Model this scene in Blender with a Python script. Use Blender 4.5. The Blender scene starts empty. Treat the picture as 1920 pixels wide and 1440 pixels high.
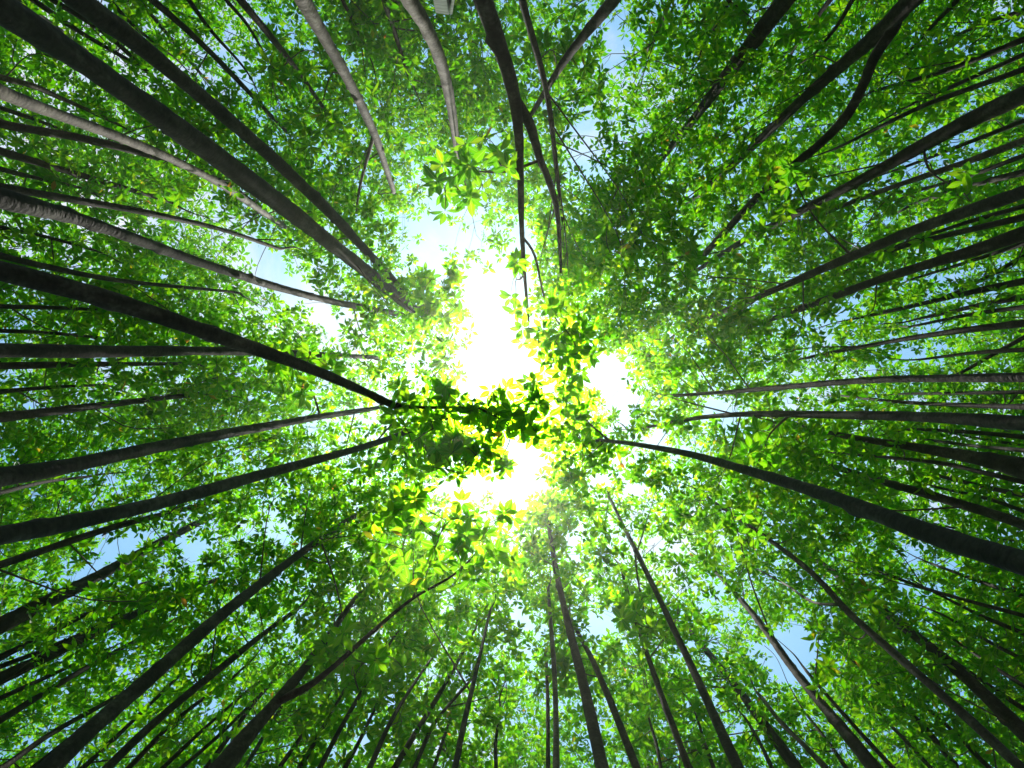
import bpy, math
import numpy as np
from mathutils import Vector, Matrix

rng = np.random.default_rng(11)
scene = bpy.context.scene
COL = scene.collection

# ------------------------------------------------------------------ camera
F = 1251.0                      # focal length in photo pixels (1920 wide)
CAM_Z = 1.55                    # eye height above the mud
EPS = math.atan(25.0 / F)       # the camera leans a degree off the zenith
cam_d = bpy.data.cameras.new('camera')
cam = bpy.data.objects.new('camera', cam_d)
COL.objects.link(cam)
cam_d.sensor_width = 36.0
cam_d.lens = 36.0 * F / 1920.0
cam_d.clip_start = 0.02
cam_d.clip_end = 3000.0
ce, se = math.cos(EPS), math.sin(EPS)
cam.matrix_world = Matrix(((1, 0, 0, 0), (0, -ce, se, 0), (0, -se, -ce, CAM_Z), (0, 0, 0, 1)))
scene.camera = cam

def ray(px, py):
    x = (px - 960.0) / F
    yd = (py - 720.0) / F
    v = np.array([x, yd * ce - se, yd * se + ce])
    return v / v[2]

def project(P):
    """world points relative to the eye -> photo pixels"""
    P = np.asarray(P)
    fw = -se * P[..., 1] + ce * P[..., 2]
    dn = ce * P[..., 1] + se * P[..., 2]
    fw = np.maximum(fw, 1e-3)
    return 960 + F * P[..., 0] / fw, 720 + F * dn / fw

# ------------------------------------------------------------------ sky and sun
SUN_DIR = Vector(ray(948, 786)).normalized()
SKY_STRENGTH = 0.11
world = bpy.data.worlds.new('World')
scene.world = world
world.use_nodes = True
wn, wl = world.node_tree.nodes, world.node_tree.links
wn.clear()
w_out = wn.new('ShaderNodeOutputWorld')
w_bg = wn.new('ShaderNodeBackground')
w_sky = wn.new('ShaderNodeTexSky')
w_sky.sky_type = 'NISHITA'
w_sky.sun_disc = False
w_sky.sun_elevation = math.asin(SUN_DIR.z)
w_sky.sun_rotation = math.atan2(SUN_DIR.x, SUN_DIR.y)
w_sky.air_density = 1.5
w_sky.dust_density = 1.5
w_sky.ozone_density = 2.0
w_bg.inputs['Strength'].default_value = SKY_STRENGTH
w_wb = wn.new('ShaderNodeMixRGB'); w_wb.blend_type = 'MULTIPLY'; w_wb.inputs['Fac'].default_value = 1.0
w_wb.inputs['Color2'].default_value = (0.64, 1.0, 1.04, 1)      # the camera's cool white balance
wl.new(w_sky.outputs['Color'], w_wb.inputs['Color1'])
w_tc = wn.new('ShaderNodeTexCoord')
w_cn = wn.new('ShaderNodeTexNoise'); w_cn.inputs['Scale'].default_value = 3.2; w_cn.inputs['Detail'].default_value = 7
w_cn.inputs['Roughness'].default_value = 0.58; w_cn.inputs['Distortion'].default_value = 0.4
wl.new(w_tc.outputs['Generated'], w_cn.inputs['Vector'])
w_cr = wn.new('ShaderNodeValToRGB')
w_cr.color_ramp.elements[0].position = 0.52; w_cr.color_ramp.elements[0].color = (0, 0, 0, 1)
w_cr.color_ramp.elements[1].position = 0.70; w_cr.color_ramp.elements[1].color = (0.85, 0.85, 0.85, 1)
wl.new(w_cn.outputs['Fac'], w_cr.inputs['Fac'])
w_cl = wn.new('ShaderNodeMixRGB')                                  # thin fair-weather cloud
wl.new(w_cr.outputs['Color'], w_cl.inputs['Fac'])
wl.new(w_wb.outputs['Color'], w_cl.inputs['Color1'])
w_cl.inputs['Color2'].default_value = (6.6, 6.5, 6.9, 1)
wl.new(w_cl.outputs['Color'], w_bg.inputs['Color'])
wl.new(w_bg.outputs['Background'], w_out.inputs['Surface'])

sun_d = bpy.data.lights.new('sun', 'SUN')
sun_d.energy = 5.0
sun_d.angle = math.radians(0.53)
sun_d.color = (1.0, 0.95, 0.86)
sun = bpy.data.objects.new('sun', sun_d)
COL.objects.link(sun)
sun.location = (0, 0, 40)
sun.rotation_euler = SUN_DIR.to_track_quat('Z', 'Y').to_euler()

HAZE = 0.0022                    # density of the added haze
vs = scene.view_settings
vs.view_transform = 'Standard'
vs.look = 'None'
vs.exposure = 0.68
vs.gamma = 1.0
vs.use_curve_mapping = False
cy = scene.cycles
cy.max_bounces = 10
cy.diffuse_bounces = 6
cy.glossy_bounces = 2
cy.transmission_bounces = 8
cy.transparent_max_bounces = 4
cy.volume_bounces = 0
cy.use_denoising = True
cy.denoiser = 'OPENIMAGEDENOISE'
cy.denoising_input_passes = 'RGB_ALBEDO_NORMAL'
cy.denoising_prefilter = 'ACCURATE'
cy.sample_clamp_indirect = 4.0

# ------------------------------------------------------------------ materials
def new_mat(name):
    m = bpy.data.materials.new(name)
    m.use_nodes = True
    m.node_tree.nodes.clear()
    return m, m.node_tree.nodes, m.node_tree.links

def ramp(nodes, stops):
    r = nodes.new('ShaderNodeValToRGB')
    cr = r.color_ramp
    while len(cr.elements) < len(stops):
        cr.elements.new(0.5)
    for e, (p, c) in zip(cr.elements, stops):
        e.position = p
        e.color = (*c, 1)
    return r

def leaf_material(name, source):
    m, n, l = new_mat(name)
    out = n.new('ShaderNodeOutputMaterial')
    if source == 'island':
        g = n.new('ShaderNodeNewGeometry'); rnd = g.outputs['Random Per Island']
    else:
        g = n.new('ShaderNodeObjectInfo'); rnd = g.outputs['Random']
    tcol = ramp(n, [(0.0, (0.075, 0.38, 0.001)), (0.45, (0.155, 0.53, 0.002)), (0.80, (0.27, 0.62, 0.003)),
                    (0.992, (0.33, 0.60, 0.01)), (0.997, (0.66, 0.50, 0.02)), (1.0, (0.62, 0.26, 0.03))])
    dcol = ramp(n, [(0.0, (0.026, 0.070, 0.010)), (0.6, (0.045, 0.100, 0.012)), (0.98, (0.07, 0.12, 0.015)),
                    (1.0, (0.30, 0.18, 0.03))])
    l.new(rnd, tcol.inputs['Fac']); l.new(rnd, dcol.inputs['Fac'])
    tc = tcol.outputs['Color']
    if source == 'object':
        co = n.new('ShaderNodeTexCoord')
        sp = n.new('ShaderNodeSeparateXYZ'); l.new(co.outputs['Object'], sp.inputs[0])
        ab = n.new('ShaderNodeMath'); ab.operation = 'ABSOLUTE'; l.new(sp.outputs['Y'], ab.inputs[0])
        mr = n.new('ShaderNodeMapRange'); l.new(ab.outputs[0], mr.inputs['Value'])
        mr.inputs['From Min'].default_value = 0.006; mr.inputs['From Max'].default_value = 0.022
        mr.inputs['To Min'].default_value = 0.5; mr.inputs['To Max'].default_value = 0.0
        mx = n.new('ShaderNodeMixRGB'); l.new(mr.outputs[0], mx.inputs['Fac'])
        l.new(tc, mx.inputs['Color1']); mx.inputs['Color2'].default_value = (0.50, 0.62, 0.14, 1)
        tc = mx.outputs['Color']
    tr = n.new('ShaderNodeBsdfTranslucent'); l.new(tc, tr.inputs['Color'])
    df = n.new('ShaderNodeBsdfDiffuse'); l.new(dcol.outputs['Color'], df.inputs['Color'])
    fw = n.new('ShaderNodeBsdfRefraction'); fw.distribution = 'GGX'     # light carried straight on through the blade
    fw.inputs['Roughness'].default_value = 0.68; fw.inputs['IOR'].default_value = 1.35
    fc = n.new('ShaderNodeMixRGB'); fc.blend_type = 'MULTIPLY'; fc.inputs['Fac'].default_value = 1.0
    l.new(tc, fc.inputs['Color1']); fc.inputs['Color2'].default_value = (1.0, 0.85, 0.6, 1)
    l.new(fc.outputs[0], fw.inputs['Color'])
    tf = n.new('ShaderNodeMixShader'); tf.inputs[0].default_value = 0.40
    l.new(tr.outputs[0], tf.inputs[1]); l.new(fw.outputs[0], tf.inputs[2])
    mix = n.new('ShaderNodeMixShader'); mix.inputs[0].default_value = 0.76
    l.new(df.outputs[0], mix.inputs[1]); l.new(tf.outputs[0], mix.inputs[2])
    gl = n.new('ShaderNodeBsdfGlossy'); gl.inputs['Roughness'].default_value = 0.38
    gl.inputs['Color'].default_value = (0.9, 0.95, 1.0, 1)
    mg = n.new('ShaderNodeMixShader'); mg.inputs[0].default_value = 0.015
    l.new(mix.outputs[0], mg.inputs[1]); l.new(gl.outputs[0], mg.inputs[2])
    l.new(mg.outputs[0], out.inputs['Surface'])
    return m

def bark_material(name, dark, mid, pale):
    m, n, l = new_mat(name)
    out = n.new('ShaderNodeOutputMaterial')
    co = n.new('ShaderNodeTexCoord')
    mp = n.new('ShaderNodeMapping'); mp.inputs['Scale'].default_value = (1, 1, 0.35)
    l.new(co.outputs['Object'], mp.inputs['Vector'])
    n1 = n.new('ShaderNodeTexNoise'); n1.inputs['Scale'].default_value = 9; n1.inputs['Detail'].default_value = 6
    n1.inputs['Roughness'].default_value = 0.65
    l.new(mp.outputs[0], n1.inputs['Vector'])
    mp2 = n.new('ShaderNodeMapping'); mp2.inputs['Scale'].default_value = (34, 34, 48)
    l.new(co.outputs['Object'], mp2.inputs['Vector'])
    n2 = n.new('ShaderNodeTexNoise'); n2.inputs['Scale'].default_value = 1.0; n2.inputs['Detail'].default_value = 4
    l.new(mp2.outputs[0], n2.inputs['Vector'])
    cr = ramp(n, [(0.30, dark), (0.52, mid), (0.72, pale)])
    l.new(n1.outputs['Fac'], cr.inputs['Fac'])
    mu = n.new('ShaderNodeMixRGB'); mu.blend_type = 'MULTIPLY'; mu.inputs['Fac'].default_value = 0.7
    c2 = ramp(n, [(0.35, (0.45, 0.42, 0.38)), (0.60, (1, 1, 1))])
    l.new(n2.outputs['Fac'], c2.inputs['Fac'])
    l.new(cr.outputs['Color'], mu.inputs['Color1']); l.new(c2.outputs['Color'], mu.inputs['Color2'])
    b = n.new('ShaderNodeBsdfPrincipled')
    b.inputs['Roughness'].default_value = 0.85
    b.inputs['Specular IOR Level'].default_value = 0.25
    l.new(mu.outputs[0], b.inputs['Base Color'])
    bp = n.new('ShaderNodeBump'); bp.inputs['Strength'].default_value = 0.5; bp.inputs['Distance'].default_value = 0.008
    l.new(n2.outputs['Fac'], bp.inputs['Height']); l.new(bp.outputs[0], b.inputs['Normal'])
    l.new(b.outputs[0], out.inputs['Surface'])
    return m

M_LEAF = leaf_material('mangrove_leaf', 'island')
M_LEAF_NEAR = leaf_material('mangrove_leaf_single', 'object')
M_BARK = bark_material('bark_dark', (0.014, 0.012, 0.009), (0.040, 0.033, 0.024), (0.11, 0.10, 0.075))
M_BARK_GREY = bark_material('bark_grey', (0.045, 0.036, 0.028), (0.12, 0.10, 0.078), (0.26, 0.23, 0.185))  # pale grey bark; part of its paleness is sunlight put into the colour
M_TWIG = bark_material('twig_bark', (0.05, 0.038, 0.028), (0.10, 0.080, 0.055), (0.19, 0.16, 0.12))

def mud_material():
    m, n, l = new_mat('mud')
    out = n.new('ShaderNodeOutputMaterial')
    co = n.new('ShaderNodeTexCoord')
    n1 = n.new('ShaderNodeTexNoise'); n1.inputs['Scale'].default_value = 1.6; n1.inputs['Detail'].default_value = 8
    l.new(co.outputs['Object'], n1.inputs['Vector'])
    cr = ramp(n, [(0.3, (0.035, 0.028, 0.020)), (0.6, (0.075, 0.060, 0.042)), (0.8, (0.12, 0.10, 0.07))])
    l.new(n1.outputs['Fac'], cr.inputs['Fac'])
    b = n.new('ShaderNodeBsdfPrincipled'); b.inputs['Roughness'].default_value = 0.7
    l.new(cr.outputs['Color'], b.inputs['Base Color'])
    bp = n.new('ShaderNodeBump'); bp.inputs['Strength'].default_value = 0.6; bp.inputs['Distance'].default_value = 0.05
    l.new(n1.outputs['Fac'], bp.inputs['Height']); l.new(bp.outputs[0], b.inputs['Normal'])
    l.new(b.outputs[0], out.inputs['Surface'])
    return m

# ------------------------------------------------------------------ mesh helpers
def mesh_np(name, V, Q, mat, smooth=True):
    """V (n,3) float, Q (m,k) int with constant k"""
    V = np.ascontiguousarray(V, dtype=np.float32); Q = np.ascontiguousarray(Q, dtype=np.int32)
    me = bpy.data.meshes.new(name)
    k = Q.shape[1]
    me.vertices.add(len(V)); me.vertices.foreach_set('co', V.ravel())
    me.loops.add(Q.size); me.loops.foreach_set('vertex_index', Q.ravel())
    me.polygons.add(len(Q))
    me.polygons.foreach_set('loop_start', np.arange(0, Q.size, k, dtype=np.int32))
    me.polygons.foreach_set('loop_total', np.full(len(Q), k, dtype=np.int32))
    me.polygons.foreach_set('use_smooth', np.full(len(Q), smooth, dtype=bool))
    me.materials.append(mat)
    me.update(calc_edges=True)
    return me

def obj(name, me, parent=None, loc=(0, 0, 0)):
    o = bpy.data.objects.new(name, me)
    COL.objects.link(o)
    o.location = loc
    if parent is not None:
        o.parent = parent
    return o

def unit(v):
    return v / np.maximum(np.linalg.norm(v, axis=-1, keepdims=True), 1e-9)

def catmull(P, n):
    """n samples through the rows of P, spaced by arc length"""
    P = np.asarray(P, float)
    if len(P) == 2:
        t = np.linspace(0, 1, n)[:, None]
        return P[:1] * (1 - t) + P[1:] * t
    A = np.vstack([2 * P[0] - P[1], P, 2 * P[-1] - P[-2]])
    out = []
    for i in range(1, len(A) - 2):
        t = np.linspace(0, 1, 24, endpoint=False)[:, None]
        p0, p1, p2, p3 = A[i - 1], A[i], A[i + 1], A[i + 2]
        out.append(0.5 * (2 * p1 + (p2 - p0) * t + (2 * p0 - 5 * p1 + 4 * p2 - p3) * t ** 2 + (3 * p1 - p0 - 3 * p2 + p3) * t ** 3))
    out = np.vstack(out + [P[-1:]])
    s = np.concatenate([[0], np.cumsum(np.linalg.norm(np.diff(out[:, :3], axis=0), axis=1))])
    u = np.linspace(0, s[-1], n)
    return np.stack([np.interp(u, s, out[:, k]) for k in range(out.shape[1])], 1)

def tube(P, R, sides, bumps=None):
    """closed-ended tube; bumps(s, theta) multiplies the radius"""
    n = len(P)
    T = unit(np.gradient(P, axis=0))
    ref = np.array([1.0, 0, 0]) if abs(T[0][0]) < 0.8 else np.array([0, 1.0, 0])
    U = unit(ref - (T @ ref)[:, None] * T)
    W = np.cross(T, U)
    th = np.linspace(0, 2 * math.pi, sides, endpoint=False)
    rad = np.repeat(R[:, None], sides, 1)
    if bumps is not None:
        s = np.concatenate([[0], np.cumsum(np.linalg.norm(np.diff(P, axis=0), axis=1))])
        rad = rad * bumps(s, th)
    V = P[:, None, :] + rad[..., None] * (np.cos(th)[None, :, None] * U[:, None, :] + np.sin(th)[None, :, None] * W[:, None, :])
    V = V.reshape(-1, 3)
    i = np.arange(n - 1)[:, None] * sides
    j = np.arange(sides)[None, :]
    j2 = (j + 1) % sides
    Q = np.stack([i + j, i + j2, i + sides + j2, i + sides + j], -1).reshape(-1, 4)
    V = np.vstack([V, P[-1:] + T[-1:] * R[-1]])
    top = (n - 1) * sides
    tip = len(V) - 1
    cap = np.array([[top + a, top + (a + 1) % sides, tip, tip] for a in range(sides)])
    return V, Q, cap

def join_tubes(parts):
    Vs, Qs, off = [], [], 0
    for V, Q, _ in parts:
        Vs.append(V); Qs.append(Q + off); off += len(V)
    return np.vstack(Vs), np.vstack(Qs)

# ------------------------------------------------------------------ ground
g = 400.0
gm = bpy.data.meshes.new('ground')
N = 40
xs = np.linspace(-1, 1, N); xs = np.sign(xs) * np.abs(xs) ** 2.5 * g
GX, GY = np.meshgrid(xs, xs)
GZ = 0.05 * np.sin(GX * 1.3) * np.cos(GY * 1.1 + 0.4)
idx = np.arange(N * N).reshape(N, N)
gq = np.stack([idx[:-1, :-1], idx[:-1, 1:], idx[1:, 1:], idx[1:, :-1]], -1).reshape(-1, 4)
ground = obj('ground', mesh_np('ground', np.stack([GX, GY, GZ], -1).reshape(-1, 3), gq, mud_material()))
ground['kind'] = 'structure'

# ------------------------------------------------------------------ trunks of the photograph
# (id, points in photo pixels from where it enters the frame, widths in pixels spread along it, options)
H_TOP = 11.8
TRUNKS = [
 ('T1', [(-10,5),(133,95),(300,222),(440,313),(545,400),(660,485),(775,580)], [64,46,43,36,28,18], dict(H=11)),
 ('T2', [(142,-5),(233,57),(333,143),(433,228),(533,315),(640,415),(755,545)], [42,29,26,20,12], dict(H=10.5)),
 ('T3', [(-5,170),(80,205),(160,232),(233,262),(333,300),(430,350),(540,430)], [28,19,16,14,9], dict(grey=1, nodes=1, lean=0.66)),
 ('T3b', [(-5,143),(60,160),(115,184),(200,222)], [12,9,6], dict(grey=1, nodes=1)),
 ('T4', [(-5,231),(167,262),(300,297),(420,340)], [17,14,8], {}),
 ('T5', [(-5,281),(140,325),(300,372)], [15,12,7], {}),
 ('T7', [(-5,349),(133,374),(283,398),(433,430),(520,465)], [16,12,6], {}),
 ('T6', [(-5,370),(133,400),(267,455),(340,480),(430,510),(520,540),(640,572),(745,588)], [42,25,19,15,13,10], dict(nodes=1, lean=0.78)),
 ('T81', [(-5,478),(90,500),(233,527),(433,547)], [13,9,5], {}),
 ('T80', [(-5,507),(100,533),(200,560),(300,593),(400,627),(500,660),(600,697),(673,730),(738,760)], [41,35,30,26,20,14], dict(H=5.4, h0=2.55, crown=0)),
 ('T82', [(-5,574),(167,580),(260,592)], [9,5], {}),
 ('T78', [(-5,657),(167,660),(300,658),(417,657),(567,663),(700,670)], [27,23,18,13,7], {}),
 ('T79', [(-5,686),(167,683),(350,682)], [15,10,6], {}),
 ('T77', [(-5,783),(100,773),(200,757),(300,747),(400,737),(480,722)], [21,14,9,7], {}),
 ('T76', [(-5,896),(100,883),(200,857),(300,837),(400,817),(500,800),(600,780),(705,765)], [39,27,20,15,8], dict(H=9.5)),
 ('T75', [(-5,1006),(100,987),(200,967),(300,943),(400,917),(500,887),(600,860),(707,833),(778,805)], [37,26,22,16,9], dict(H=8.0)),
 ('T74', [(-5,1061),(83,1033),(167,1000),(267,973),(400,942)], [15,12,8], {}),
 ('T73', [(-5,1176),(100,1123),(183,1080),(250,1047),(333,997),(390,972)], [29,23,18,10], {}),
 ('T71', [(-5,1235),(100,1183),(183,1140),(260,1097)], [13,9,5], {}),
 ('T69', [(-5,1275),(117,1217),(233,1160),(317,1120),(410,1085)], [23,16,7], {}),
 ('T70', [(-5,1353),(83,1300),(150,1257),(233,1213),(310,1172)], [14,10,5], {}),
 ('T72', [(3,1440),(100,1373),(200,1317),(290,1262)], [13,9,5], {}),
 ('T8', [(55,-5),(150,60),(250,118)], [11,7], {}),
 ('T9', [(92,-5),(200,65),(285,143)], [12,7], {}),
 ('T10', [(280,-5),(350,55),(400,100),(467,175),(530,240)], [15,10,6], {}),
 ('T11', [(447,-5),(513,73),(560,135),(610,205),(645,262)], [15,10,6], {}),
 ('T12', [(566,-5),(600,57),(633,113),(647,140),(680,200),(707,257),(720,307),(737,355)], [30,23,18,14,9], dict(H=8.6, h0=3.9, grey=1, nodes=1)),
 ('T17', [(718,-5),(740,60),(765,140)], [11,6], {}),
 ('T13', [(765,-5),(797,40),(827,110),(840,160),(850,227),(860,300)], [31,24,18,11], dict(H=8.8, h0=4.3, grey=1, nodes=1)),
 ('T14', [(905,-5),(933,77),(953,133),(967,187),(973,250),(977,333),(977,433),(983,513),(991,600)], [37,30,22,14,11,8,4], dict(H=7.0, h0=3.4, nodes=1, crown=0)),
 ('T15', [(978,-5),(997,67),(1017,133),(1033,200),(1040,300),(1053,400)], [15,11,6], dict(H=8.5, h0=4.6)),
 ('T16', [(1154,-5),(1100,60),(1053,117),(1033,157),(997,213)], [23,16,8], dict(H=6.6, h0=4.3, crown=0)),
 ('T18', [(1476,-5),(1423,67),(1383,110),(1340,173),(1290,240),(1215,325)], [35,25,17,10], {}),
 ('T19', [(1713,-5),(1663,57),(1580,117),(1513,177),(1430,260),(1363,317),(1295,378)], [36,25,19,15,10], {}),
 ('T29', [(1925,18),(1850,42),(1770,78)], [9,5], {}),
 ('T27', [(1925,72),(1780,130),(1660,165)], [12,7], {}),
 ('T28', [(1925,128),(1780,180),(1713,207),(1570,277)], [12,9,5], {}),
 ('T21', [(1925,174),(1830,217),(1730,273),(1647,320),(1547,373),(1447,423),(1380,457),(1310,505)], [35,26,18,13,8], {}),
 ('T22', [(1925,262),(1830,300),(1740,327),(1647,360),(1547,397),(1470,435)], [15,10,6], dict(grey=1)),
 ('T23', [(1925,322),(1813,350),(1713,383)], [13,7], {}),
 ('T24', [(1925,358),(1780,407),(1697,437),(1597,480),(1463,540),(1347,587),(1290,612)], [27,19,14,8], {}),
 ('T25', [(1925,406),(1780,440),(1680,467),(1560,520)], [15,10,6], {}),
 ('T26', [(1925,435),(1830,473),(1730,497),(1647,523),(1563,557),(1480,587),(1390,618)], [27,19,14,8], {}),
 ('T32', [(1925,478),(1840,525),(1780,553)], [9,6], {}),
 ('T30', [(1925,526),(1813,550),(1713,573),(1630,592)], [15,10,6], {}),
 ('T31', [(1925,556),(1847,570),(1750,592)], [12,7], {}),
 ('T33', [(1925,606),(1813,617),(1713,633),(1630,647),(1530,667)], [15,10,6], {}),
 ('T34', [(1925,630),(1870,660),(1800,700)], [9,6], {}),
 ('T35', [(1925,707),(1780,710),(1647,710),(1563,717),(1463,727),(1363,735),(1250,743)], [19,15,12,9,5], {}),
 ('T36', [(1925,763),(1813,760),(1680,753),(1580,742)], [11,8,4], {}),
 ('T37', [(1925,794),(1780,783),(1680,780),(1563,778),(1447,775),(1363,777),(1297,783),(1185,806)], [31,22,17,12,9,5], {}),
 ('T38', [(1925,880),(1847,860),(1747,843),(1613,823),(1530,810),(1470,788)], [39,22,15,11,7], dict(H=9)),
 ('T40', [(1925,905),(1840,885),(1747,866),(1580,850)], [10,8,5], {}),
 ('T42', [(1925,985),(1847,957),(1747,930),(1647,900),(1563,877),(1490,847)], [19,15,8], {}),
 ('T41', [(1925,1058),(1813,1027),(1713,990),(1630,958),(1530,920),(1430,890),(1347,867),(1297,850),(1223,838),(1140,825),(1085,822)], [47,42,34,28,21,14,9,6], dict(H=9.5)),
 ('T53', [(1925,1156),(1747,1107),(1640,1068)], [9,5], {}),
 ('T52', [(1925,1333),(1820,1262),(1740,1205)], [10,6], {}),
 ('T44', [(1925,1378),(1813,1267),(1747,1217),(1663,1150),(1597,1100),(1530,1047),(1470,1003)], [31,23,17,12,8], {}),
 ('T45', [(1912,1437),(1830,1360),(1763,1300),(1697,1243),(1630,1183),(1570,1133),(1555,1103),(1507,1057),(1430,1003),(1377,967),(1310,922)], [21,18,15,11,8,4], {}),
 ('T50', [(1800,1445),(1730,1360),(1663,1300),(1610,1248)], [13,9,5], {}),
 ('T51', [(1678,1445),(1580,1337),(1520,1268)], [10,6], {}),
 ('T46', [(1644,1445),(1580,1367),(1530,1307),(1480,1250),(1447,1193),(1413,1153),(1380,1113),(1335,1065)], [27,20,15,11,6], {}),
 ('T49', [(1553,1445),(1510,1400),(1463,1353),(1430,1310)], [11,7], dict(grey=1)),
 ('T47', [(1497,1445),(1430,1353),(1380,1287),(1340,1237),(1295,1185)], [21,15,9], {}),
 ('T48', [(1386,1445),(1343,1353),(1310,1277),(1280,1213),(1253,1160),(1223,1093),(1190,1027),(1163,977),(1140,925)], [21,15,12,9,5], {}),
 ('T58', [(1293,1445),(1273,1387),(1240,1310),(1223,1250),(1200,1187),(1180,1133),(1165,1065)], [14,10,6], dict(nodes=1)),
 ('T55', [(1196,1445),(1160,1353),(1133,1287),(1113,1237),(1070,1160)], [17,12,7], {}),
 ('T54', [(1131,1445),(1107,1343),(1090,1260),(1070,1193),(1053,1120),(1040,1060),(1033,1010),(1024,955)], [26,20,15,11,6], {}),
 ('T56', [(1043,1445),(1043,1327),(1040,1260),(1033,1177),(1028,1110)], [13,10,6], dict(grey=1)),
 ('T57', [(1028,1445),(1027,1327),(1024,1235)], [9,6], {}),
 ('T59', [(852,1445),(867,1367),(887,1283),(903,1217),(918,1150)], [12,9,5], {}),
 ('T62', [(775,1445),(817,1353),(880,1278)], [9,5], {}),
 ('T60', [(737,1445),(780,1373),(813,1320),(853,1253),(885,1190)], [13,9,5], {}),
 ('T61', [(691,1445),(733,1353),(773,1287),(805,1240)], [11,8,4], {}),
 ('T63', [(597,1445),(640,1363),(690,1277),(735,1200)], [11,8,5], {}),
 ('T64', [(413,1445),(467,1370),(520,1317),(567,1260),(617,1193),(662,1127)], [43,26,18,14,9], dict(H=8.5)),
 ('T68', [(383,1445),(467,1330),(505,1285)], [10,6], {}),
 ('T67', [(236,1445),(333,1347),(433,1273)], [10,6], {}),
 ('T66', [(195,1445),(267,1373),(350,1300),(417,1253),(483,1193),(553,1145)], [17,14,8], {}),
 ('T65', [(88,1445),(150,1383),(217,1327),(283,1270),(343,1213),(400,1167),(467,1110),(533,1060),(600,1010),(665,967)], [39,31,26,20,15,9], dict(H=10.5)),
]
THIN = [((-5,1252),(200,1165),9), ((-5,1312),(190,1222),8), ((55,1445),(235,1308),9), ((150,1445),(330,1273),9), ((300,1445),(470,1290),8),
 ((335,1445),(485,1305),8), ((520,1445),(600,1325),8), ((560,1445),(645,1295),9), ((645,1445),(718,1295),8), ((812,1445),(850,1330),7),
 ((-5,925),(170,893),8), ((-5,735),(190,722),8), ((-5,620),(180,632),8), ((-5,425),(180,470),8), ((-5,315),(150,352),9), ((-5,200),(120,245),8),
 ((1925,100),(1700,200),9), ((1925,225),(1700,312),9), ((1925,290),(1715,360),9), ((1925,385),(1690,458),9), ((1925,455),(1715,522),8),
 ((1925,575),(1715,611),8), ((1925,655),(1735,673),8), ((1925,735),(1710,738),8), ((1925,820),(1715,805),9), ((1925,845),(1735,824),8),
 ((1925,930),(1735,886),9), ((1925,960),(1755,913),8), ((1925,1120),(1755,1060),8), ((1925,1190),(1765,1117),8), ((1925,1240),(1775,1157),8),
 ((1925,1290),(1785,1197),8), ((1860,1445),(1735,1325),9), ((1750,1445),(1635,1325),8), ((1590,1445),(1520,1350),8), ((1450,1445),(1400,1350),8),
 ((1340,1445),(1305,1340),7), ((1240,1445),(1215,1340),7), ((930,1445),(938,1330),7),
 ((25,-5),(135,72),8), ((200,-5),(305,92),8), ((350,-5),(445,112),8), ((420,-5),(500,108),7), ((640,-5),(690,100),7), ((1260,-5),(1215,92),7),
 ((1370,-5),(1320,82),8), ((1560,-5),(1488,92),9), ((1602,-5),(1528,100),8), ((1800,-5),(1700,102),8)]
for i_, (a_p, b_p, w_) in enumerate(THIN):
    m_ = ((a_p[0] + b_p[0]) / 2 + rng.normal(0, 3), (a_p[1] + b_p[1]) / 2 + rng.normal(0, 3))
    TRUNKS.append((f'N{i_}', [a_p, m_, b_p], [w_ + 1, w_ * 0.85, w_ * 0.6], {}))
def straighten(pts):
    P_ = np.array(pts, float)
    if len(P_) > 4:
        P_[1:-1] = 0.25 * P_[:-2] + 0.5 * P_[1:-1] + 0.25 * P_[2:]
    return [tuple(p_) for p_ in P_]
TRUNKS = [(t_, straighten(p_), w_, o_) for t_, p_, w_, o_ in TRUNKS]
# limbs that fork from a trunk: (trunk, points, widths, height at the end)
LIMBS = [
 ('T14', [(968,190),(993,233),(1013,300),(1027,333),(1045,400),(1052,510)], [22,17,13,9,5], 6.4),
 ('T14', [(977,440),(1003,480),(1023,563),(1063,630),(1085,670)], [5,4,3,2], 6.2),
 ('T12', [(702,250),(683,317),(673,360),(668,400)], [8,6,4], 8.4),
 ('T19', [(1685,30),(1673,57),(1640,107),(1623,150),(1590,213),(1540,267),(1467,327),(1413,377),(1327,470),(1275,535)], [20,18,16,13,9], 11.0),
 ('T45', [(1571,1134),(1520,1127),(1463,1090),(1395,1055)], [6,4,2], 11.0),
 ('T64', [(520,1317),(583,1283),(640,1237),(707,1177),(773,1123),(850,1078),(900,1030)], [15,11,8,5,3], 5.6),
 ('T80', [(730,756),(780,764),(890,765),(925,779)], [9,5,3], 5.2),
 ('T80', [(925,779),(975,757),(1040,735)], [3,2.5,2], 5.1),
 ('T80', [(905,770),(945,790),(957,820),(940,860)], [3,2.5,2], 5.0),
 ('T75', [(772,807),(820,785),(865,795),(900,830)], [8,5,3], 6.6),
]
VP = np.array([960.0, 745.0])

def place(pts, h0, h1, wid):
    """photo polyline -> 3-D path (relative to the eye) and radii; 1/h runs evenly along it"""
    pts = np.asarray(pts, float)
    s = np.concatenate([[0], np.cumsum(np.linalg.norm(np.diff(pts, axis=0), axis=1))])
    s /= s[-1]
    h = 1.0 / ((1 - s) / h0 + s / h1)
    P = np.array([ray(*p) * hh for p, hh in zip(pts, h)])
    w = np.interp(s, np.linspace(0, 1, len(wid)), wid)
    return P, 0.5 * w * h / F

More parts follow.
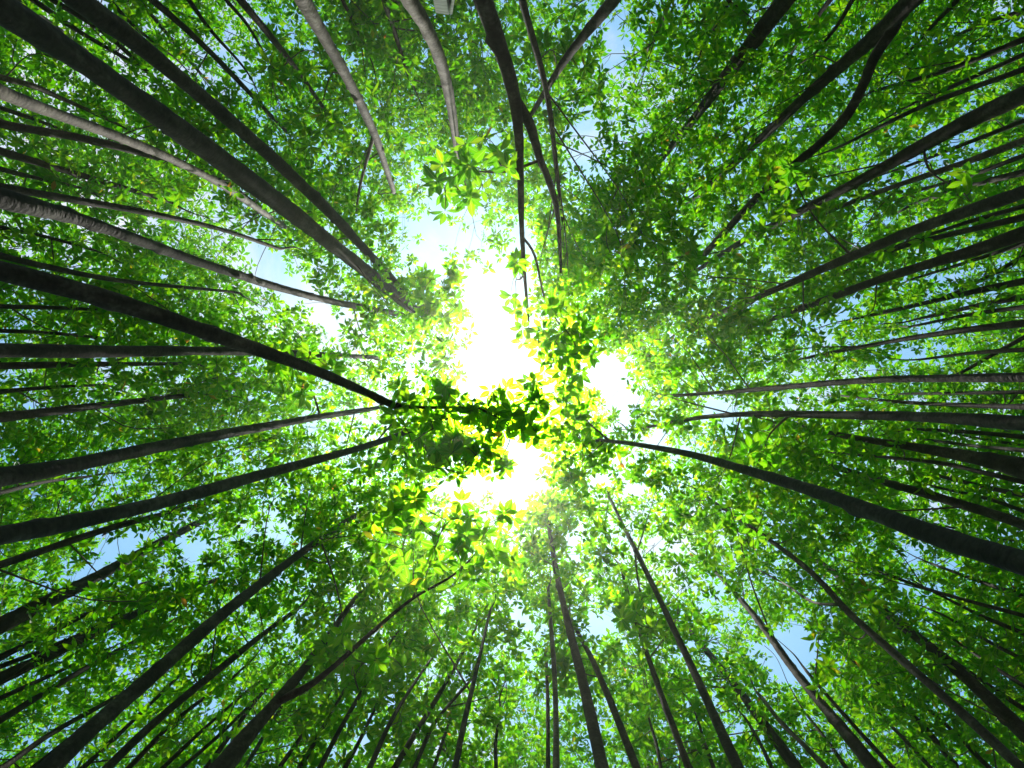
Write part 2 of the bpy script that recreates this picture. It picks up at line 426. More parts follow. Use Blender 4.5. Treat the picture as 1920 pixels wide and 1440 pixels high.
def bark_bumps(length, nodes, r, seed):
    q = np.random.default_rng(seed)
    nk = int(length / (0.22 if nodes else 0.42))
    ks = q.uniform(0, length, nk); kt = q.uniform(0, 2 * math.pi, nk)
    ka = q.uniform(0.08, 0.42, nk) * q.choice([0.5, 1, 1], nk) * (1.7 if nodes else 1.0); kl = q.uniform(0.02, 0.06, nk) * (0.6 if nodes else 1.0)
    ph = q.uniform(0, 6.28, 6)
    ring = np.cumsum(q.uniform(0.14, 0.34, int(length / 0.14) + 2))
    rt = q.uniform(0, 6.28, len(ring))
    def f(s, th):
        S = s[:, None]; T = th[None, :]
        b = 1 + 0.025 * np.sin(S * 7 + ph[0]) + 0.02 * np.sin(S * 19 + ph[1] + np.cos(T)) \
            + 0.05 * np.sin(2 * T + S * 1.7 + ph[2]) + 0.035 * np.sin(3 * T - S * 3.1 + ph[3]) + 0.02 * np.sin(S * 43 + 2 * T + ph[4])
        for a, t, am, le in zip(ks, kt, ka, kl):
            m = np.abs(s - a) < 3 * le
            if m.any():
                d = np.angle(np.exp(1j * (th - t)))
                b[m] += am * np.exp(-((s[m] - a) / le) ** 2)[:, None] * np.exp(-(d / 0.55) ** 2)[None, :]
        amp = 0.10 if nodes else 0.05
        for a, t in zip(ring, rt):
            m = np.abs(s - a) < 0.05
            if m.any():
                b[m] += amp * np.exp(-((s[m] - a) / 0.016) ** 2)[:, None] * (0.6 + 0.4 * np.cos(th - t))[None, :]
        return b
    return f

_U = ['first', 'second', 'third', 'fourth', 'fifth', 'sixth', 'seventh', 'eighth', 'ninth']
ORD = _U + ['tenth', 'eleventh', 'twelfth', 'thirteenth', 'fourteenth', 'fifteenth', 'sixteenth', 'seventeenth', 'eighteenth', 'nineteenth']
for _t, _c in (('twentieth', 'twenty'), ('thirtieth', 'thirty'), ('fortieth', 'forty'), ('fiftieth', 'fifty')):
    ORD += [_t] + [_c + '-' + u_ for u_ in _U]
edge_of = {}
for tid, pts, wid, op in TRUNKS:
    x, y = pts[0]
    edge_of[tid] = 'left' if x < 0 else 'right' if x > 1920 else 'top' if y < 0 else 'bottom'
rank = {}
for e, k in (('left', 1), ('right', 1), ('top', 0), ('bottom', 0)):
    ids = sorted([(p[0][k], t) for t, p, w, o in TRUNKS if edge_of[t] == e])
    for i, (_, t) in enumerate(ids):
        rank[t] = i
OWN_LABEL = {
 'T1': 'thickest dark trunk, slanting in from the top left corner',
 'T2': 'dark trunk beside the thickest one, second of the pair from top left corner',
 'T3': 'pale ringed trunk below the thickest dark trunk, sunlit along its lower side',
 'T6': 'dark knobbly trunk on the left with pale scars, running past the blue gap',
 'T80': 'thick leaning trunk from the left edge ending in the dark central clump',
 'T41': 'thick black trunk slanting in from the lower right edge to the centre',
 'T12': 'pale grey ringed trunk curving down from top edge, forked near its end',
 'T13': 'pale grey ringed trunk at the top, just left of the square post',
 'T14': 'stout forked trunk at the top centre, one limb crossing the white gap',
 'T16': 'slanting branch-like trunk crossing the forked trunk at the top',
 'T19': 'dark trunk from the top right that forks into two curved limbs',
 'T64': 'stout forked trunk at the bottom left, its limb holding bright lime leaves',
 'T54': 'straight black trunk at the bottom, thickest right of the centre line',
 'T37': 'dark knobbly trunk lying almost level, right of the bright gap',
 'T45': 'trunk at the lower right with a sharp kink and side branch midway',
 'T38': 'dark trunk at the right edge, swelling thick where it leaves the frame',
}
def auto_label(tid, wid, op):
    if tid in OWN_LABEL:
        return OWN_LABEL[tid]
    w = wid[0]
    size = 'stout' if w >= 26 else 'medium' if w >= 18 else 'slim' if w >= 12 else 'thin'
    tone = 'grey' if op.get('grey') else 'dark'
    e = edge_of[tid]
    way = 'down the left edge' if e == 'left' else 'down the right edge' if e == 'right' else \
          'along the top edge from the left' if e == 'top' else 'along the bottom edge from the left'
    return f'{size} {tone} mangrove trunk, {ORD[rank[tid]]} {way}'

trees = {}     # id -> dict(root, axis path (z up), crown list ...)

def build_tree(tid, P, R, label, group, grey, nodes, seed, near, crown):
    """P: path from the lowest seen point to the top, relative to the eye. Runs on to the ground and up into the crown."""
    q = np.random.default_rng(seed)
    d = unit(P[0] - P[min(2, len(P) - 1)])
    d[2] = min(d[2], -0.55); d = unit(d)
    # down to the ground, slowly straightening
    low = []
    p = P[0].copy(); dd = d.copy()
    dist0 = np.linalg.norm(p[:2])
    while p[2] > -CAM_Z - 0.15:
        dd = unit(dd * 0.85 + np.array([0, 0, -1.0]) * 0.15)
        p = p + dd * 0.6
        low.append(p.copy())
    low = low[::-1]
    rl = [R[0] * (1 + 0.05 * (len(low) - i)) for i in range(len(low))]
    # up into the crown
    t = unit(P[-1] - P[-2]); hi = []; rh = []
    p = P[-1].copy(); r = R[-1]
    ext = 1.9 if crown else 0.35
    for k in range(7):
        t = unit(t * 0.8 + np.array([0, 0, 0.25]) + q.normal(0, 0.08, 3))
        p = p + t * ext / 7
        r = max(r * 0.70, 0.004)
        hi.append(p.copy()); rh.append(r)
    Pa = np.vstack([low, P, hi]); Ra = np.concatenate([rl, R, rh])
    L = np.linalg.norm(np.diff(Pa, axis=0), axis=1).sum()
    n = int(L / (0.045 if near else 0.11))
    S = catmull(np.hstack([Pa, Ra[:, None]]), n)
    S[:, 3] = np.maximum(S[:, 3], 0.003)
    base = np.array([S[0, 0], S[0, 1], 0.0])
    W = S[:, :3] + np.array([0, 0, CAM_Z])
    V, Q, cap = tube(W - base, S[:, 3], 12 if near else 7, bark_bumps(L, nodes, R[0], seed))
    root = bpy.data.objects.new('mangrove_tree', None)
    COL.objects.link(root)
    root.location = base
    root.empty_display_size = 0.3
    root['label'] = label; root['category'] = 'tree'; root['group'] = group
    me = mesh_np('trunk', V, Q, M_BARK_GREY if grey else M_BARK)
    obj('trunk', me, root)
    trees[tid] = dict(root=root, base=base, W=W, R=S[:, 3], crown=crown, clumps=[], leaves=0)

seed = 100
for tid, pts, wid, op in TRUNKS:
    seed += 1
    r0 = np.linalg.norm(np.array(pts[0]) - VP); r1 = np.linalg.norm(np.array(pts[-1]) - VP)
    H = op.get('H', (8.2 if wid[0] <= 12 else 9.2 if wid[0] <= 20 else 11.2) + rng.uniform(-0.5, 0.6))
    h0 = op.get('h0', H * r1 / r0 * op.get('lean', 1.0) * rng.uniform(0.94, 1.04))
    P, R = place(pts, h0, H, wid)
    build_tree(tid, P, R, auto_label(tid, wid, op), 'mangrove trees closing overhead', op.get('grey', 0), op.get('nodes', 0), seed,
               wid[0] > 17, op.get('crown', 1))

def height_at(tid, px, py):
    t = trees[tid]
    u, v = project(t['W'] - np.array([0, 0, CAM_Z]))
    ok = t['W'][:, 2] > CAM_Z + 1
    k = np.argmin(np.where(ok, (u - px) ** 2 + (v - py) ** 2, 1e12))
    return t['W'][k, 2] - CAM_Z

for tid, pts, wid, h1 in LIMBS:
    t = trees[tid]
    seed += 1
    if tid == 'T80' and pts[0][0] > 800:
        h0 = 5.2
    elif tid == 'T14' and pts[0][1] > 400:
        h0 = 5.6
    else:
        h0 = height_at(tid, *pts[0])
    P, R = place(pts, h0, h1, wid)
    L = np.linalg.norm(np.diff(P, axis=0), axis=1).sum()
    S = catmull(np.hstack([P, R[:, None]]), max(12, int(L / 0.05)))
    W = S[:, :3] + np.array([0, 0, CAM_Z])
    V, Q, cap = tube(W - t['base'], S[:, 3], 8, bark_bumps(L, 0, R[0], seed))
    obj('limb', mesh_np('limb', V, Q, M_BARK_GREY if tid == 'T12' else M_BARK), t['root'])

# ------------------------------------------------------------------ slender trees farther back
n_far = 0
far_xy = []
q = np.random.default_rng(5)
tops = [trees[k]['W'][-1][:2] for k in trees]
for attempt in range(4000):
    if n_far >= 70:
        break
    x, y = q.uniform(-13.5, 13.5), q.uniform(-10.5, 10.5)
    u, v = abs(x) / 13.5, abs(y) / 10.5
    if math.hypot(x / 1.25, y) < 4.9:
        continue
    if any((x - a) ** 2 + (y - b) ** 2 < 1.05 ** 2 for a, b in far_xy):
        continue
    if any((x - a) ** 2 + (y - b) ** 2 < 0.7 ** 2 for a, b in tops):
        continue
    far_xy.append((x, y)); n_far += 1
    H = q.uniform(10.8, 13.2)
    lean = q.normal(0, 0.022, 2) * H
    d0 = q.uniform(0.022, 0.055)
    P = []
    for k, s in enumerate(np.linspace(0, 1, 7)):
        wob = q.normal(0, 0.05, 2) if k else 0
        xy = np.array([x, y]) + lean * (s - 0.7) + wob
        P.append([xy[0], xy[1], 1.0 + s * (H - 1.0)])
    P = np.array(P); R = d0 * np.linspace(1.0, 0.42, 7)
    seed += 1
    build_tree(f'F{n_far}', P, R, 'slender background mangrove',
               'slender background mangroves', 0, 0, seed, False, 1)

SECTORS = ['right', 'lower right', 'bottom', 'lower left', 'left', 'upper left', 'top', 'upper right']
sect = {}
for k in range(1, n_far + 1):
    x, y = far_xy[k - 1]
    sect.setdefault(int(round(math.atan2(y * 1.2, x) / (math.pi / 4))) % 8, []).append((math.hypot(x, y), f'F{k}'))
for sec, lst in sect.items():
    for i, (_, k) in enumerate(sorted(lst)):
        near_ = 'nearest' if i == 0 else ORD[i] + ' nearest'
        trees[k]['root']['label'] = f'slender background mangrove in the {SECTORS[sec]} of the view, {near_} the bright centre'

# ------------------------------------------------------------------ openings in the canopy (photo pixels, seen against the sky)
GAPS = [
 [(862,722),(905,690),(960,694),(1016,700),(1034,760),(1034,835),(985,840),(950,925),(915,890),(862,840)],
 [(878,505),(905,488),(940,500),(957,440),(975,395),(1000,440),(992,520),(1000,590),(1016,640),(1016,700),(960,694),(905,684),(848,706),(866,665),(884,600)],
 [(788,390),(822,385),(836,460),(828,520),(800,512)],
 [(1072,708),(1130,655),(1178,672),(1196,755),(1165,790),(1118,742)],
 [(928,868),(985,840),(1034,835),(1020,905),(1000,930),(975,990),(945,1004),(938,930)],
 [(1060,985),(1095,972),(1092,1040),(1070,1050)],
 [(455,440),(520,478),(600,545),(645,600),(632,650),(595,625),(560,560),(480,510)],
 [(952,1110),(990,1120),(985,1180),(958,1175)],
 [(1090,1160),(1125,1135),(1160,1170),(1140,1205),(1100,1200)],
 [(1300,742),(1385,752),(1375,792),(1320,786)],
 [(1020,760),(1075,752),(1060,800),(1030,815)],
 [(395,60),(450,110),(500,170),(470,190),(430,130)],
 [(1150,20),(1185,10),(1180,110),(1140,160),(1120,140)],
 [(235,1000),(270,1000),(250,1040),(180,1090),(130,1130),(120,1100)],
 [(1430,1190),(1500,1170),(1560,1220),(1500,1290),(1440,1260)],
 [(1690,1010),(1740,1030),(1720,1070),(1680,1050)],
 [(820,905),(900,925),(885,945),(830,930)],
 [(905,230),(945,240),(940,290),(912,285)],
 [(520,975),(560,985),(540,1030),(510,1010)],
]
def widen(g_, d=7.0):
    g_ = np.array(g_, float); c_ = g_.mean(0)
    return g_ + unit(g_ - c_) * (d if np.linalg.norm(c_ - VP) < 300 else 2.0)
GAPS = [widen(g_) for g_ in GAPS]

def in_poly(px, py, poly):
    inside = np.zeros(px.shape, bool)
    if px.max() < poly[:, 0].min() or px.min() > poly[:, 0].max() or py.max() < poly[:, 1].min() or py.min() > poly[:, 1].max():
        return inside
    n = len(poly)
    for i in range(n):
        x1, y1 = poly[i]; x2, y2 = poly[(i + 1) % n]
        c = ((y1 > py) != (y2 > py)) & (px < (x2 - x1) * (py - y1) / (y2 - y1 + 1e-9) + x1)
        inside ^= c
    return inside

SUN_WELLS = []  # unseen shafts cleared through the leaves so sun strikes chosen trunks and boughs
for tid, lo_, hi_, r_ in (('T3', 0.22, 0.75, 0.15), ('T12', 0.42, 0.85, 0.17), ('T13', 0.45, 0.85, 0.17), ('T6', 0.20, 0.40, 0.10)):
    W_ = trees[tid]['W']; n_ = len(W_)
    seg = W_[int(n_ * lo_):int(n_ * hi_):8]
    SUN_WELLS.append((seg, r_))
for px_, py_, h_, r_ in ((825, 1010, 5.2, 0.55), (882, 335, 4.6, 0.33), (1425, 850, 5.6, 0.24), (1800, 365, 4.6, 0.18), (560, 705, 6.0, 0.26),
                         (1480, 330, 6.0, 0.26), (1390, 1000, 7.0, 0.3), (1045, 650, 5.6, 0.25)):
    SUN_WELLS.append(((ray(px_, py_) * h_ + np.array([0, 0, CAM_Z + 0.3]))[None], r_))
SD = np.array(SUN_DIR) / SUN_DIR.z

gq = np.random.default_rng(77)
def in_gap(P):
    u, v = project(P)
    u = u + gq.normal(0, 9, u.shape); v = v + gq.normal(0, 9, v.shape)      # ragged rims
    m = np.zeros(u.shape, bool)
    x0_, x1_, y0_, y1_ = P[..., 0].min() - 1, P[..., 0].max() + 1, P[..., 1].min() - 1, P[..., 1].max() + 1
    for seg, r_ in SUN_WELLS:
        if seg[:, 0].max() < x0_ or seg[:, 0].min() > x1_ or seg[:, 1].max() < y0_ or seg[:, 1].min() > y1_:
            continue
        for w_ in seg[::2]:
            dz = P[..., 2] + CAM_Z - w_[2]
            m |= (dz > 0) & (np.hypot(P[..., 0] - w_[0] - SD[0] * dz, P[..., 1] - w_[1] - SD[1] * dz) < r_)
    for g_ in GAPS:
        m |= in_poly(u, v, g_)
    return m

# ------------------------------------------------------------------ clumps of the canopy, each borne by the nearest tree
def vnoise(x, y, seed):
    return (np.sin(x * 0.83 + seed) * np.cos(y * 0.71 - seed * 1.7) + 0.6 * np.sin(x * 1.9 - y * 1.3 + seed * 2.1)
            + 0.5 * np.cos(x * 1.1 + y * 2.3 + seed * 0.7)) / 2.1

LEAF_BUDGET = 1_000_000
CL = []
NC = 20000
cand = np.stack([q.uniform(-12.5, 12.5, NC), q.uniform(-10, 10, NC), q.uniform(6.2, 13.4, NC)], 1)
cand_n = vnoise(cand[:, 0], cand[:, 1], 3.0)
crowned = [k for k in trees if trees[k]['crown']]
treeW = {k: trees[k]['W'] - np.array([0, 0, CAM_Z]) for k in crowned}
ZG = np.linspace(4, 14, 51)
TX = np.array([np.interp(ZG, treeW[k][:, 2], treeW[k][:, 0]) for k in crowned])
TY = np.array([np.interp(ZG, treeW[k][:, 2], treeW[k][:, 1]) for k in crowned])
TTOP = np.array([treeW[k][-1, 2] for k in crowned])
kept = np.zeros((NC, 3)); nk_ = 0
gapm = in_gap(cand)
low_ok = q.uniform(0, 1, NC)
for c, nv, gm_, lo in zip(cand, cand_n, gapm, low_ok):
    if gm_:
        continue
    if c[2] < 7.4 and (lo < 0.75 or math.hypot(c[0], c[1]) < 3.0):
        continue
    sp = 0.80 + 0.42 * max(-0.3, nv)
    if nk_ and ((kept[:nk_] - c) ** 2).sum(1).min() < sp * sp:
        continue
    zi = int(np.clip(round((c[2] - 0.3 - 4) / 0.2), 0, 50))
    dh = np.hypot(TX[:, zi] - c[0], TY[:, zi] - c[1]) + 1.2 * np.maximum(0, c[2] - TTOP - 0.8)
    j = int(np.argmin(dh))
    if dh[j] > 2.6:
        continue
    kept[nk_] = c; nk_ += 1
    CL.append((crowned[j], c))

def rosettes(C, A, q, lmin, lmax, kmin=6, kmax=9, hexa=True):
    """whorls of pointed leaves at centres C with axes A -> vertices, quads"""
    n = len(C)
    k = q.integers(kmin, kmax + 1, n)
    I = np.repeat(np.arange(n), k)
    m = len(I)
    start = np.repeat(np.cumsum(k) - k, k)
    j = np.arange(m) - start
    ref = np.where(np.abs(A[:, :1]) < 0.7, np.array([[1.0, 0, 0]]), np.array([[0, 1.0, 0]]))
    U = unit(np.cross(A, ref)); Wv = np.cross(A, U)
    ang = j / np.repeat(k, k) * 2 * math.pi * 1.0 + np.repeat(q.uniform(0, 6.28, n), k) + q.normal(0, 0.22, m)
    el = np.radians(q.normal(14, 20, m)) + np.where(j % 2 == 0, -0.12, 0.16)
    rad = np.cos(ang)[:, None] * U[I] + np.sin(ang)[:, None] * Wv[I]
    D = np.cos(el)[:, None] * rad + np.sin(el)[:, None] * A[I]
    Nn = -np.sin(el)[:, None] * rad + np.cos(el)[:, None] * A[I]
    roll = q.normal(0, 0.30, m)[:, None]
    Sd = np.cross(D, Nn)
    Nn = np.cos(roll) * Nn + np.sin(roll) * Sd
    Sd = np.cross(D, Nn)
    Ln = (np.repeat(q.uniform(lmin, lmax, n), k) * q.uniform(0.78, 1.1, m))[:, None]
    Wd = Ln * q.uniform(0.36, 0.46, m)[:, None]
    return leaf_geo(C[I] + 0.012 * D, D, Nn, Sd, Ln, Wd, q, hexa)

def leaf_geo(B, D, Nn, Sd, Ln, Wd, q, hexa):
    m = len(B)
    fold = q.uniform(0.02, 0.16, m)[:, None] * Wd
    dr = q.uniform(-0.02, 0.22, m)[:, None] * Ln
    if not hexa:      # higher up a leaf is a few pixels: one folded quad
        V = np.empty((m, 4, 3), np.float32)
        V[:, 0] = B
        V[:, 1] = B + 0.50 * Ln * D + 0.56 * Wd * Sd + (fold - 0.2 * dr) * Nn
        V[:, 2] = B + Ln * D - dr * Nn
        V[:, 3] = B + 0.50 * Ln * D - 0.56 * Wd * Sd + (fold - 0.2 * dr) * Nn
        return V.reshape(-1, 3), np.arange(m * 4).reshape(-1, 4)
    V = np.empty((m, 6, 3), np.float32)
    V[:, 0] = B
    V[:, 1] = B + 0.36 * Ln * D + 0.48 * Wd * Sd + (fold - 0.10 * dr) * Nn
    V[:, 2] = B + 0.72 * Ln * D + 0.36 * Wd * Sd + (fold * 0.8 - 0.50 * dr) * Nn
    V[:, 3] = B + Ln * D - dr * Nn
    V[:, 4] = B + 0.72 * Ln * D - 0.36 * Wd * Sd + (fold * 0.8 - 0.50 * dr) * Nn
    V[:, 5] = B + 0.36 * Ln * D - 0.48 * Wd * Sd + (fold - 0.10 * dr) * Nn
    i = np.arange(m)[:, None] * 6
    Q = np.stack([i + np.array([0, 1, 2, 3]), i + np.array([0, 3, 4, 5])], 1).reshape(-1, 4)
    return V.reshape(-1, 3), Q

per_clump = LEAF_BUDGET / 7.5 / max(1, len(CL))
print('clumps', len(CL), 'rosettes per clump', per_clump, 'far', n_far)
total_leaves = 0
store = {k: [] for k in trees}
for ci, (k, c) in enumerate(CL):
    t = trees[k]
    Wk = treeW[k]
    n = max(8, int(per_clump * q.uniform(0.6, 1.4)))
    dirs = unit(q.normal(0, 1, (n, 3)))
    rr = q.uniform(0.15, 1.0, n) ** 0.55
    ext = np.array([q.uniform(0.50, 0.85), q.uniform(0.50, 0.85), q.uniform(0.35, 0.58)])
    C = c + dirs * rr[:, None] * ext
    C = C[~in_gap(C)]
    if len(C) < 4:
        continue
    A = unit(np.array([0, 0, 1.0]) * 0.9 + 0.75 * unit(C - c + 1e-6) + q.normal(0, 0.30, (len(C), 3)))
    top = Wk[-1]
    i = np.searchsorted(Wk[:, 2], c[2] - 0.35 - 1.5 * math.hypot(*(Wk[min(np.searchsorted(Wk[:, 2], c[2]), len(Wk) - 1), :2] - c[:2])))
    i = min(max(i, 5), len(Wk) - 3)
    a = Wk[i]
    mid = a * 0.45 + c * 0.55 + 0.16 * np.array([c[0] - a[0], c[1] - a[1], -0.6]) + q.normal(0, 0.06, 3)
    S = catmull(np.array([a, mid, c]), 7)
    su, sv = project(S)
    if any(in_poly(su, sv, g_).any() for g_ in GAPS[:4]) or any(in_poly(su, sv, g_).sum() > 2 for g_ in GAPS[4:]):
        continue
    V, Q = rosettes(C + np.array([0, 0, CAM_Z]) - t['base'], A, q, 0.066, 0.140, hexa=c[2] < 7.4)
    store[k].append((V, Q))
    total_leaves += len(Q) // 2 if c[2] < 7.4 else len(Q)
    # the branch that bears the clump
    ra = min(trees[k]['R'][i] * 0.45, 0.009)
    parts = [tube(S + np.array([0, 0, CAM_Z]) - t['base'], np.linspace(ra, 0.003, 7), 4)]
    for s in range(4):
        e = C[q.integers(len(C))]
        st = S[q.integers(3, 7)]
        m2 = (st + e) / 2 + q.normal(0, 0.04, 3)
        parts.append(tube(catmull(np.array([st, m2, e]), 4) + np.array([0, 0, CAM_Z]) - t['base'], np.linspace(0.004, 0.002, 4), 3))
    V, Q = join_tubes(parts)
    obj('branch', mesh_np('branch', V, Q, M_TWIG), t['root'])

for k, lst in store.items():
    if not lst:
        continue
    Vs, Qs, off = [], [], 0
    for V, Q in lst:
        Vs.append(V); Qs.append(Q + off); off += len(V)
    o = obj('crown', mesh_np('crown', np.vstack(Vs), np.vstack(Qs), M_LEAF, smooth=False), trees[k]['root'])
    o['kind'] = 'stuff'
print('leaves', total_leaves)

# ------------------------------------------------------------------ low boughs whose leaves can be told apart
def leaf_mesh(seed):
    qq = np.random.default_rng(seed)
    ts = np.linspace(0, 1, 7)
    wd = np.array([0.012, 0.13, 0.20, 0.215, 0.175, 0.09, 0.0])
    droop = qq.uniform(0.02, 0.20); fold = qq.uniform(0.10, 0.28); bend = qq.normal(0, 0.04)
    V = []
    for t_, w in zip(ts, wd):
        y0 = bend * t_ * t_
        z0 = -droop * t_ ** 2
        V += [(t_, y0 + w, z0 + fold * w), (t_, y0, z0), (t_, y0 - w, z0 + fold * w)]
    Q = []
    for i in range(6):
        a = 3 * i
        Q += [(a, a + 1, a + 4, a + 3), (a + 1, a + 2, a + 5, a + 4)]
    return mesh_np('leaf', np.array(V), np.array(Q), M_LEAF_NEAR)

LEAF_MESHES = [leaf_mesh(s) for s in range(6)]

# (tree, start of the bough in px with its height, spread: centre px, half size px, height, whorls, leaf length)
BOUGHS = [
 ('T14', (1013,300), (882,335), (85,62), 4.6, 20, 0.120),
 ('T14', (1063,630), (1045,650), (55,85), 5.6, 40, 0.115),
 ('T14', (983,513), (965,545), (22,60), 6.2, 8, 0.115),
 ('T64', (773,1123), (825,1010), (135,85), 5.2, 58, 0.118),
 ('T80', (890,765), (930,768), (88,62), 5.3, 44, 0.112),
 ('T80', (790,764), (810,800), (95,66), 5.5, 42, 0.110),
 ('T75', (865,795), (870,860), (95,48), 5.7, 40, 0.110),
 ('T41', (1140,825), (1085,765), (45,32), 6.0, 14, 0.120),
 ('T41', (1120,823), (1070,850), (58,48), 7.0, 36, 0.105),
 ('T1', (775,580), (820,555), (45,50), 7.6, 40, 0.105),
 ('T37', (1480,778), (1425,850), (45,45), 5.6, 16, 0.120),
 ('T21', (1730,273), (1800,365), (34,38), 4.8, 6, 0.120),
 ('T24', (1597,480), (1480,330), (60,45), 6.0, 16, 0.112),
 ('T19', (1430,260), (1215,420), (100,110), 7.2, 80, 0.108),
 ('T76', (600,780), (560,705), (55,40), 6.0, 18, 0.118),
 ('T65', (600,1010), (680,1230), (70,58), 5.8, 26, 0.118),
 ('T48', (1190,1027), (1195,1150), (52,55), 6.4, 20, 0.112),
 ('T54', (1033,1010), (1020,980), (42,62), 9.3, 44, 0.105),
 ('T46', (1447,1193), (1390,1000), (62,72), 7.0, 28, 0.110),
]
FLAT = {0, 3, 7, 10, 11, 12, 14, 18}          # boughs spread in one sunlit layer
nleaf = 0
for bi, (tid, st, cen, half, hh, nw, ll) in enumerate(BOUGHS):
    t = trees[tid]
    q2 = np.random.default_rng(900 + bi)
    hs = min(height_at(tid, *st), hh * 1.35)
    a = ray(*st) * hs
    pts = []
    ang = q2.uniform(0, math.pi)
    sub = q2.uniform(-0.95, 0.95, (max(5, nw // 2), 2))            # a bough carries a few looser tufts
    while len(pts) < nw:
        x, y = sub[q2.integers(len(sub))] + q2.normal(0, 0.30, 2)
        if x * x + y * y > 1.7:
            continue
        pts.append(ray(cen[0] + x * half[0], cen[1] + y * half[1]) * (hh + q2.normal(0, 0.16 if bi in FLAT else 0.30 if bi in (4, 5, 6) else 0.45)))
    pts = np.array(pts)
    c = pts.mean(0)
    spine = catmull(np.array([a, (a + c) / 2 + np.array([0, 0, 0.12]), c, c + (c - a) * 0.2]), 16)
    Z = np.array([0, 0, CAM_Z]) - t['base']
    parts = [tube(spine + Z, np.linspace(0.012, 0.004, 16), 6)]
    nodes_ = list(spine[4:])
    for p in pts[np.argsort(((pts[:, None] - spine[None]) ** 2).sum(2).min(1))]:
        N_ = np.array(nodes_)
        k = np.argmin(((N_ - p) ** 2).sum(1))
        m = (N_[k] + p) / 2 + q2.normal(0, 0.025, 3)
        tw = catmull(np.array([N_[k], m, p]), 5)
        parts.append(tube(tw + Z, np.linspace(0.0042, 0.0025, 5), 4))
        nodes_ += list(tw[1:4])
    V, Q = join_tubes(parts)
    br = obj('bough', mesh_np('bough', V, Q, M_TWIG), t['root'])
    for p in pts:
        A = Vector(unit(np.array([0, 0, 1.0]) + q2.normal(0, 0.38, 3)))
        U = A.orthogonal().normalized(); Wv = A.cross(U)
        k = q2.integers(5, 9); ph = q2.uniform(0, 6.28)
        for j in range(k):
            an = ph + j / k * 6.283 + q2.normal(0, 0.18)
            el = math.radians(q2.normal(10, 17)) + (0.15 if j % 2 else -0.1)
            rad = U * math.cos(an) + Wv * math.sin(an)
            D = rad * math.cos(el) + A * math.sin(el)
            Nn = A * math.cos(el) - rad * math.sin(el)
            Sd = Nn.cross(D)
            L = ll * q2.uniform(0.72, 1.12)
            Mx = Matrix((D, Sd, Nn)).transposed().to_4x4()
            o = bpy.data.objects.new('leaf', LEAF_MESHES[q2.integers(6)])
            COL.objects.link(o)
            o.parent = br
            pos = Vector(p + np.array([0, 0, CAM_Z]) - t['base']) + D * 0.015
            o.matrix_local = Matrix.Translation(pos) @ Mx @ Matrix.Diagonal((L, L, L, 1))
            nleaf += 1
print('single leaves', nleaf)

# ------------------------------------------------------------------ square post at the top of the picture
def weathered():
    m, n, l = new_mat('weathered_board')
    out = n.new('ShaderNodeOutputMaterial')
    co = n.new('ShaderNodeTexCoord')
    mp = n.new('ShaderNodeMapping'); mp.inputs['Scale'].default_value = (6, 6, 90)
    l.new(co.outputs['Object'], mp.inputs['Vector'])
    n1 = n.new('ShaderNodeTexNoise'); n1.inputs['Scale'].default_value = 1; n1.inputs['Detail'].default_value = 4
    l.new(mp.outputs[0], n1.inputs['Vector'])
    cr = ramp(n, [(0.3, (0.50, 0.49, 0.45)), (0.6, (0.72, 0.71, 0.68))])
    l.new(n1.outputs['Fac'], cr.inputs['Fac'])
    b = n.new('ShaderNodeBsdfPrincipled'); b.inputs['Roughness'].default_value = 0.8
    l.new(cr.outputs['Color'], b.inputs['Base Color'])
    bp = n.new('ShaderNodeBump'); bp.inputs['Strength'].default_value = 0.5; bp.inputs['Distance'].default_value = 0.004
    l.new(n1.outputs['Fac'], bp.inputs['Height']); l.new(bp.outputs[0], b.inputs['Normal'])
    l.new(b.outputs[0], out.inputs['Surface'])
    return m
M_BOARD = weathered()

def box_mesh(name, corners, mat, bevel=0.003):
    """corners: 8 points, bottom ring then top ring"""
    import bmesh
    bm = bmesh.new()
    v = [bm.verts.new(c_) for c_ in corners]
    for f_ in ((3, 2, 1, 0), (4, 5, 6, 7), (0, 1, 5, 4), (1, 2, 6, 5), (2, 3, 7, 6), (3, 0, 4, 7)):
        bm.faces.new([v[i_] for i_ in f_])
    bmesh.ops.bevel(bm, geom=bm.edges[:], offset=bevel, segments=2, affect='EDGES')
    bmesh.ops.recalc_face_normals(bm, faces=bm.faces[:])
    me = bpy.data.meshes.new(name); bm.to_mesh(me); bm.free()
    me.materials.append(mat)
    return me

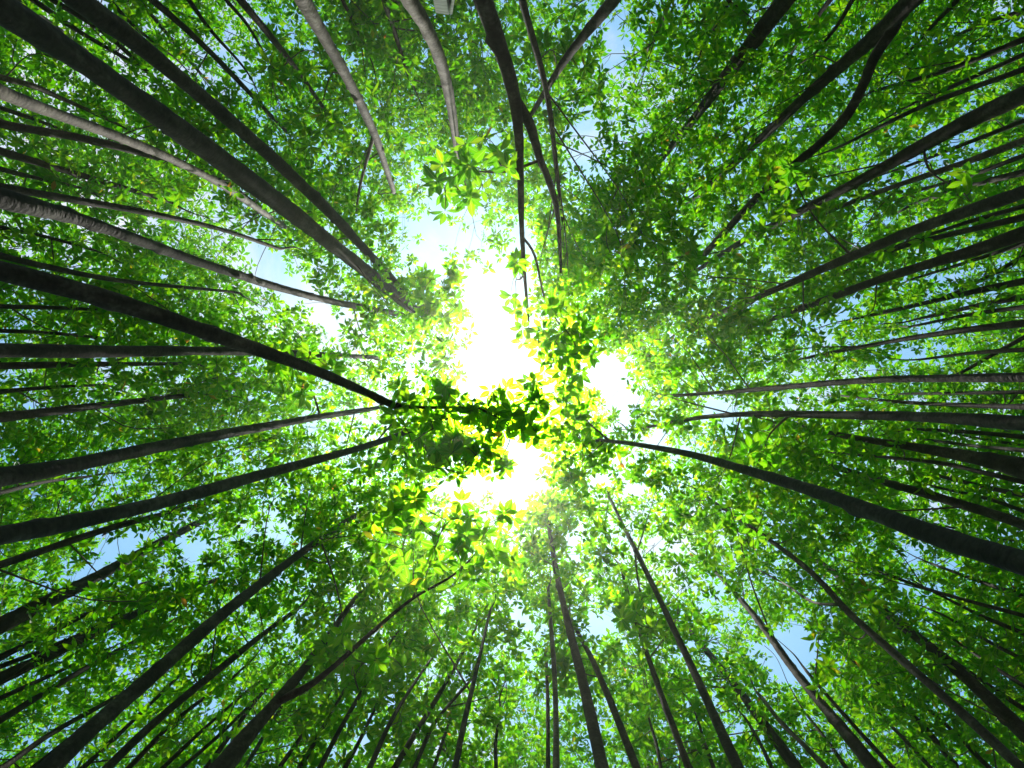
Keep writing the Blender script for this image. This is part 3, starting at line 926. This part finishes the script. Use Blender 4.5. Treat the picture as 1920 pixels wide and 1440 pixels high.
hp = 4.2                                     # top of the post above the eye
tl, tr = ray(817, 25) * hp, ray(842, 28.5) * hp
ex = tr - tl; ex[2] = 0; wpost = np.linalg.norm(ex); ex /= wpost
ey = np.array([ex[1], -ex[0], 0])            # away from the camera
if ey[1] > 0:
    ey = -ey
pb = np.array([tl[0], tl[1], 0.0])
post = bpy.data.objects.new('timber_post', None); COL.objects.link(post); post.location = pb
post['label'] = 'pale square timber post at the top edge, between grey trunk and forked trunk'
post['category'] = 'post'
def ring(x0, x1, y0, y1, z):
    return [ex * x0 + ey * y0 + np.array([0, 0, z]), ex * x1 + ey * y0 + np.array([0, 0, z]),
            ex * x1 + ey * y1 + np.array([0, 0, z]), ex * x0 + ey * y1 + np.array([0, 0, z])]
zt = hp + CAM_Z
obj('shaft', box_mesh('shaft', ring(0, wpost, 0, wpost, -0.1) + ring(0, wpost, 0, wpost, zt), M_BOARD), post)
# a thin board leaning out from the post's right side, meeting it at the top
lo = 0.55
obj('brace_board', box_mesh('brace_board', ring(wpost + 0.10 , wpost + 0.118, 0.0, wpost * 0.9, zt - lo) +
                            ring(wpost + 0.003, wpost + 0.021, 0.0, wpost * 0.9, zt - 0.01), M_BOARD, 0.002), post)
obj('backing_plate', box_mesh('backing_plate', ring(wpost + 0.003, wpost + 0.10, wpost * 0.5, wpost * 0.6, zt - lo) +
                              ring(wpost + 0.0025, wpost + 0.004, wpost * 0.5, wpost * 0.6, zt - 0.03), M_BARK, 0.0006), post)

# ------------------------------------------------------------------ thin warm-tinted haze, added for the glow round the sun
hm = bpy.data.materials.new('haze'); hm.use_nodes = True
hn, hl = hm.node_tree.nodes, hm.node_tree.links
hn.clear()
ho = hn.new('ShaderNodeOutputMaterial')
hv = hn.new('ShaderNodeVolumePrincipled')
hv.inputs['Color'].default_value = (1.0, 0.99, 0.86, 1)
hv.inputs['Density'].default_value = HAZE
hv.inputs['Anisotropy'].default_value = 0.80
hl.new(hv.outputs[0], ho.inputs['Volume'])
a_ = g + 2.0
zlo, zhi = -1.0, 17.0
haze = None if HAZE == 0 else obj('haze', mesh_np('haze', np.array([(x, y, z) for z in (zlo, zhi) for x, y in ((-a_, -a_), (a_, -a_), (a_, a_), (-a_, a_))]),
                           np.array([(3, 2, 1, 0), (4, 5, 6, 7), (0, 1, 5, 4), (1, 2, 6, 5), (2, 3, 7, 6), (3, 0, 4, 7)]), hm, smooth=False))
if haze:
    haze['kind'] = 'stuff'
